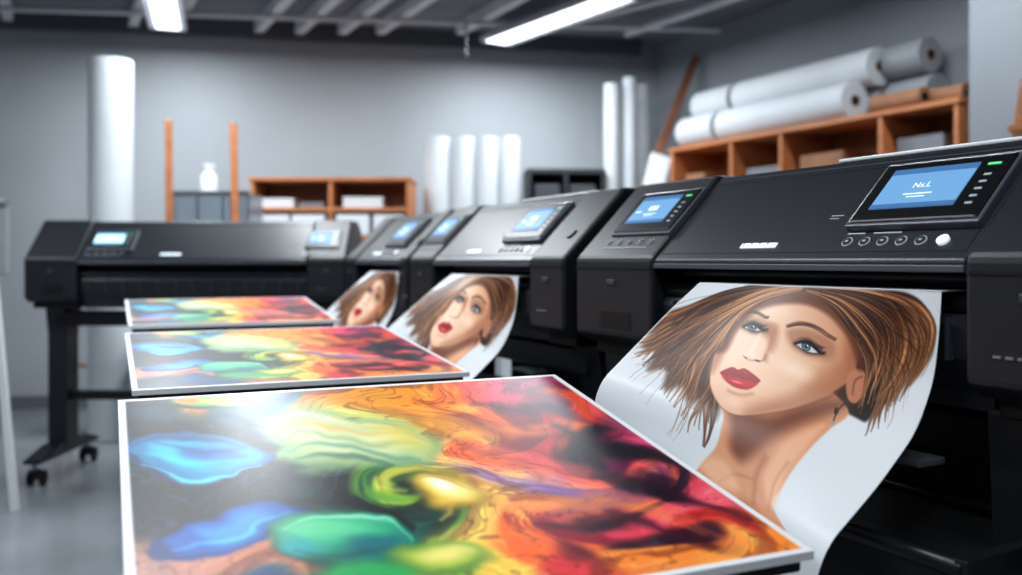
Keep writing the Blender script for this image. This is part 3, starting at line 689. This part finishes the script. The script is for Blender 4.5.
sheet(q3,0.38,0.74,120,120,0.9)

# ---------------------------------------------------------------- abstract prints on display tables
TA=math.atan2(.411,.912)
def table_and_print(A,wd,L,tn,n):
    Ax,Ay,Az=A
    t=empty('display_table',(Ax,Ay,0),TA)
    zt=lambda y,o=0: Az+y*tn+o
    i=0.012
    prism('table_top',t,[(-i,zt(-i,-.012)),(-i,zt(-i,-.034)),(-L+i,zt(-L+i,-.034)),(-L+i,zt(-L+i,-.012))],i,wd-i,CAP,0.003)
    for k,(x,y) in enumerate(((.09,-.10),(wd-.10,-.10),(.09,-L+.10),(wd-.10,-L+.10))):
        bar('leg_%d'%k,t,(x,y,0.0),(x,y,zt(y,-.034)),.045,.045,RAIL,0.004)
    for x in (.09,wd-.10):
        bar('side_rail_%s'%('a' if x<.2 else 'b'),t,(x,-.10,zt(-.1,-.07)),(x,-L+.10,zt(-L+.1,-.07)),.03,.05,RAIL)
    for y in (-.10,-L+.10):
        bar('cross_rail_%s'%('a' if y>-.2 else 'b'),t,(.09,y,zt(y,-.07)),(wd-.10,y,zt(y,-.07)),.03,.05,RAIL)
    bar('stretcher',t,(.09,-L/2,.25),(wd-.10,-L/2,.25),.03,.03,RAIL)
    for x in (.09,wd-.10): bar('low_rail_%s'%('a' if x<.2 else 'b'),t,(x,-.10,.25),(x,-L+.10,.25),.03,.03,RAIL)
    def pos(a,b): 
        y=-b*L; return np.stack([a*wd,y,Az+y*tn+0*a],1)
    p=art_grid('abstract_art_print',n,n,pos,paint_abstract)
    p.location=(Ax,Ay,0); p.rotation_euler=(0,0,TA)
    prism('foam_backing',p,[(0,zt(0,-.0006)),(0,zt(0,-.0118)),(-L,zt(-L,-.0118)),(-L,zt(-L,-.0006))],0,wd,BOARD)
table_and_print((-.699,1.60,.901),.871,.786,.1935,430)
table_and_print((-1.167,2.72,.929),.80,.807,.083,240)
table_and_print((-1.587,3.70,.986),.735,.623,.104,160)

# ---------------------------------------------------------------- background objects
paper_roll('standing_paper_roll',(-2.58,5.80,0.0),(-2.58,5.80,2.44),0.135,core=0.05)
for x,y,r_ in ((-.575,6.95,.10),(-.370,6.95,.083),(-.185,6.95,.083),(-.010,6.95,.083)):
    paper_roll('upright_media_roll',(x,y,0),(x,y,2.10),r_)
for x,y,r_,h in ((.805,7.2,.062,2.56),(.955,7.25,.055,2.62),(1.10,7.45,.052,2.6)):
    paper_roll('tall_paper_tube',(x,y,0),(x,y,h),r_)
def cubby(name,loc,rot,W,D,Htop,divs,shelves):
    e=empty(name,loc,rot); t=.028
    box('top',e,(-.01,W+.01),(-.01,D),(Htop-t,Htop),WOOD,.003)
    box('back',e,(0,W),(D-.012,D),(0.02,Htop-t),WOODD)
    box('side_l',e,(0,t),(0,D-.012),(0,Htop-t),WOOD,.002); box('side_r',e,(W-t,W),(0,D-.012),(0,Htop-t),WOOD,.002)
    for i,z in enumerate(shelves): box('shelf_%d'%i,e,(t,W-t),(.004,D-.012),(z-t,z),WOOD,.002)
    for i,x in enumerate(divs): box('divider_%d'%i,e,(x-t/2,x+t/2),(.002,D-.012),(.05,Htop-t),WOOD,.002)
    return e
cs=cubby('wooden_cubby_shelf',(-1.885,6.50,0),0.0,1.155,.40,1.75,[.58],[.10,.55,1.02,1.33,1.53])
for i,(x0,x1,z0,z1) in enumerate(((.06,.30,1.53,1.60),(.34,.52,1.53,1.57),(.66,.95,1.53,1.61))): box('paper_stack_%d'%i,cs,(x0,x1),(.06,.33),(z0,z1),WHITEP if i!=1 else GREYP,.004)
for i,(x0,x1) in enumerate(((.05,.28),(.30,.54),(.62,.86),(.89,1.11))): box('document_box_%d'%i,cs,(x0,x1),(-.0,.34),(1.33,1.475),WHITEP,.006)
b=empty('easel_bench',(-2.30,6.0,0),0)
box('bench_top',b,(0,.57),(0,.42),(1.34,1.37),GREYP,.004)
for k,(x,y) in enumerate(((.03,.03),(.54,.03),(.03,.39),(.54,.39))): bar('leg_%d'%k,b,(x,y,0),(x,y,1.34),.035,.035,STEEL)
box('acrylic_box',b,(.03,.54),(.03,.38),(1.37,1.60),mat('tinted_acrylic',(120,132,144),.25,noise=.1,nscale=3),.006)
for k,x in enumerate((.03,.20,.37,.54)): bar('box_edge_%d'%k,b,(x,.026,1.37),(x,.026,1.61),.014,.012,STEEL)
bar('box_rim',b,(.02,.026,1.605),(.55,.026,1.605),.014,.016,STEEL)
bar('upright_a',b,(.03,-.02,1.30),(.025,-.02,2.08),.045,.03,WOOD,.006); bar('upright_b',b,(.47,-.02,1.30),(.455,-.02,2.06),.045,.03,WOOD,.006)
lathe('jar',b,(.22,.2,1.60),(.22,.2,1.81),[(0,.045),(.05,.055),(.6,.055),(.75,.033),(.85,.028),(.86,.038),(1,.038)],WHITEP,24)
d_=empty('dark_storage_unit',(.13,7.05,0),0.08); DB=mat('dark_laminate',(38,41,46),.5)
box('carcass_top',d_,(0,.62),(0,.4),(1.83,1.87),DB,.003); box('carcass_back',d_,(0,.62),(.38,.4),(0,1.83),DB)
for k,x in enumerate((0,.29,.59)): box('panel_%d'%k,d_,(x,x+.03),(0,.38),(0,1.83),DB,.002)
for k,z in enumerate((.05,.5,.95,1.4,1.6)): box('shelf_%d'%k,d_,(.03,.59),(.005,.38),(z,z+.025),DB,.002)
for k,(x,z) in enumerate(((.06,1.625),(.34,1.625),(.06,1.425),(.35,1.425))): box('bin_%d'%k,d_,(x,x+.2),(.02,.3),(z,z+.12),mat('bin_grey',(60,64,70),.5),.006)
bar('leaning_timber',None,(.35,6.70,0.03),(1.50,7.30,2.80),.07,.035,mat('red_wood',(120,74,56),.55,noise=.2,nscale=4),.004)
bar('leaning_foam_board',None,(.62,6.62,0.02),(1.16,6.95,1.96),.16,.02,BOARD,.002)
so=row(-3.45,2.93)
rs=cubby('wooden_storage_shelf',(so.x,so.y,0),RA,2.45,.46,2.0,[.68,1.16,1.95],[.10,.55,1.0,1.35,1.68])
for i,(x0,x1,z1,mm) in enumerate(((.08,.3,1.80,CORE),(.75,1.1,1.78,GREYP),(1.25,1.6,1.82,CORE),(2.0,2.3,1.84,GREYP))): box('carton_%d'%i,rs,(x0,x1),(.08,.38),(1.68,z1),mm,.005)
def rroll(x0,x1,y,z,r,m=None,core=.035,nm='stored_media_roll'):
    a=row(x0,y,z);b_=row(x1,y,z); return paper_roll(nm,a,b_,r,core=core,m=m)
rroll(-2.98,-1.80,3.07,2.120,.118); rroll(-3.43,-3.02,3.07,2.120,.118)
rroll(-2.94,-1.72,3.19,2.326,.118); rroll(-3.40,-2.98,3.19,2.326,.118)
rroll(-2.9,-1.74,3.31,2.120,.118,PAPERG); rroll(-1.70,-1.40,3.31,2.120,.118,PAPERG); rroll(-1.69,-1.42,3.26,2.345,.105,PAPERG)
rroll(-1.62,-1.28,3.03,2.058,.056,CORE,.046,'cardboard_tube'); rroll(-1.60,-1.10,3.145,2.058,.056,CORE,.046,'cardboard_tube')
ep=row(-0.28,2.35); ez=empty('wooden_easel',(ep.x,ep.y,0),RA)
bar('leg_left',ez,(-.30,0,0),(-.03,.10,1.93),.05,.03,WOOD); bar('leg_right',ez,(.36,0,0),(.08,.10,1.93),.05,.03,WOOD)
bar('leg_back',ez,(.02,.45,0),(.02,.13,1.85),.04,.03,WOOD); bar('mast',ez,(.02,.02,.5),(.02,.085,1.97),.05,.025,WOOD)
bar('crossbar',ez,(-.2,.06,1.0),(.26,.06,1.0),.04,.03,WOOD); bar('canvas_ledge',ez,(-.26,.0,.8),(.32,.0,.8),.05,.03,WOOD); bar('upper_brace',ez,(-.10,.08,1.72),(.15,.08,1.72),.04,.03,WOOD)
fe=empty('flip_chart_easel',(-2.76,4.02,0),0)
bar('leg_right',fe,(.49,.10,0),(.33,.16,1.36),.03,.03,WHITEP); bar('leg_left',fe,(-.30,.10,0),(-.18,.16,1.36),.03,.03,WHITEP); bar('leg_back',fe,(.07,.50,0),(.07,.20,1.35),.03,.03,WHITEP)
box('board',fe,(-.36,.46),(.08,.11),(1.08,1.40),mat('board_grey',(150,156,162),.4),.01); box('pen_tray',fe,(-.3,.4),(.0,.08),(1.06,1.08),STEEL,.003); cyl('paper_pad_roll',fe,(-.34,.09,1.41),(.46,.09,1.41),.022,GREYP)
st=empty('wooden_stool',(-2.86,6.1,0),.2)
box('seat',st,(-.17,.17),(-.15,.15),(.72,.76),WOOD,.01)
for k,(x,y) in enumerate(((-1,-1),(1,-1),(-1,1),(1,1))): bar('leg_%d'%k,st,(x*.17,y*.15,0),(x*.13,y*.12,.72),.035,.035,WOOD)
for k,z in enumerate((.25,.45)): bar('rung_%d'%k,st,(-.15,-.14,z),(.15,-.14,z),.022,.022,WOOD)
cr=empty('storage_carton',(-2.2,5.75,0),.1)
box('carton_body',cr,(-.18,.30),(-.15,.2),(0,.55),mat('white_carton',(190,194,198),.6),.006); box('carton_lid',cr,(-.19,.31),(-.16,.21),(.53,.60),WHITEP,.006); box('handle_slot',cr,(.0,.12),(-.152,-.148),(.36,.39),DARK)

# ---------------------------------------------------------------- camera
cd=bpy.data.cameras.new('camera'); cam=bpy.data.objects.new('camera',cd); COL.objects.link(cam)
cam.location=(0,0,1.15); cam.rotation_euler=(math.radians(90),0,0)
cd.sensor_width=36; cd.lens=36*900/1022; cd.shift_y=-27.5/1022; cd.clip_start=0.02
cd.dof.use_dof=True; cd.dof.focus_distance=1.72; cd.dof.aperture_fstop=1.9
scene.camera=cam
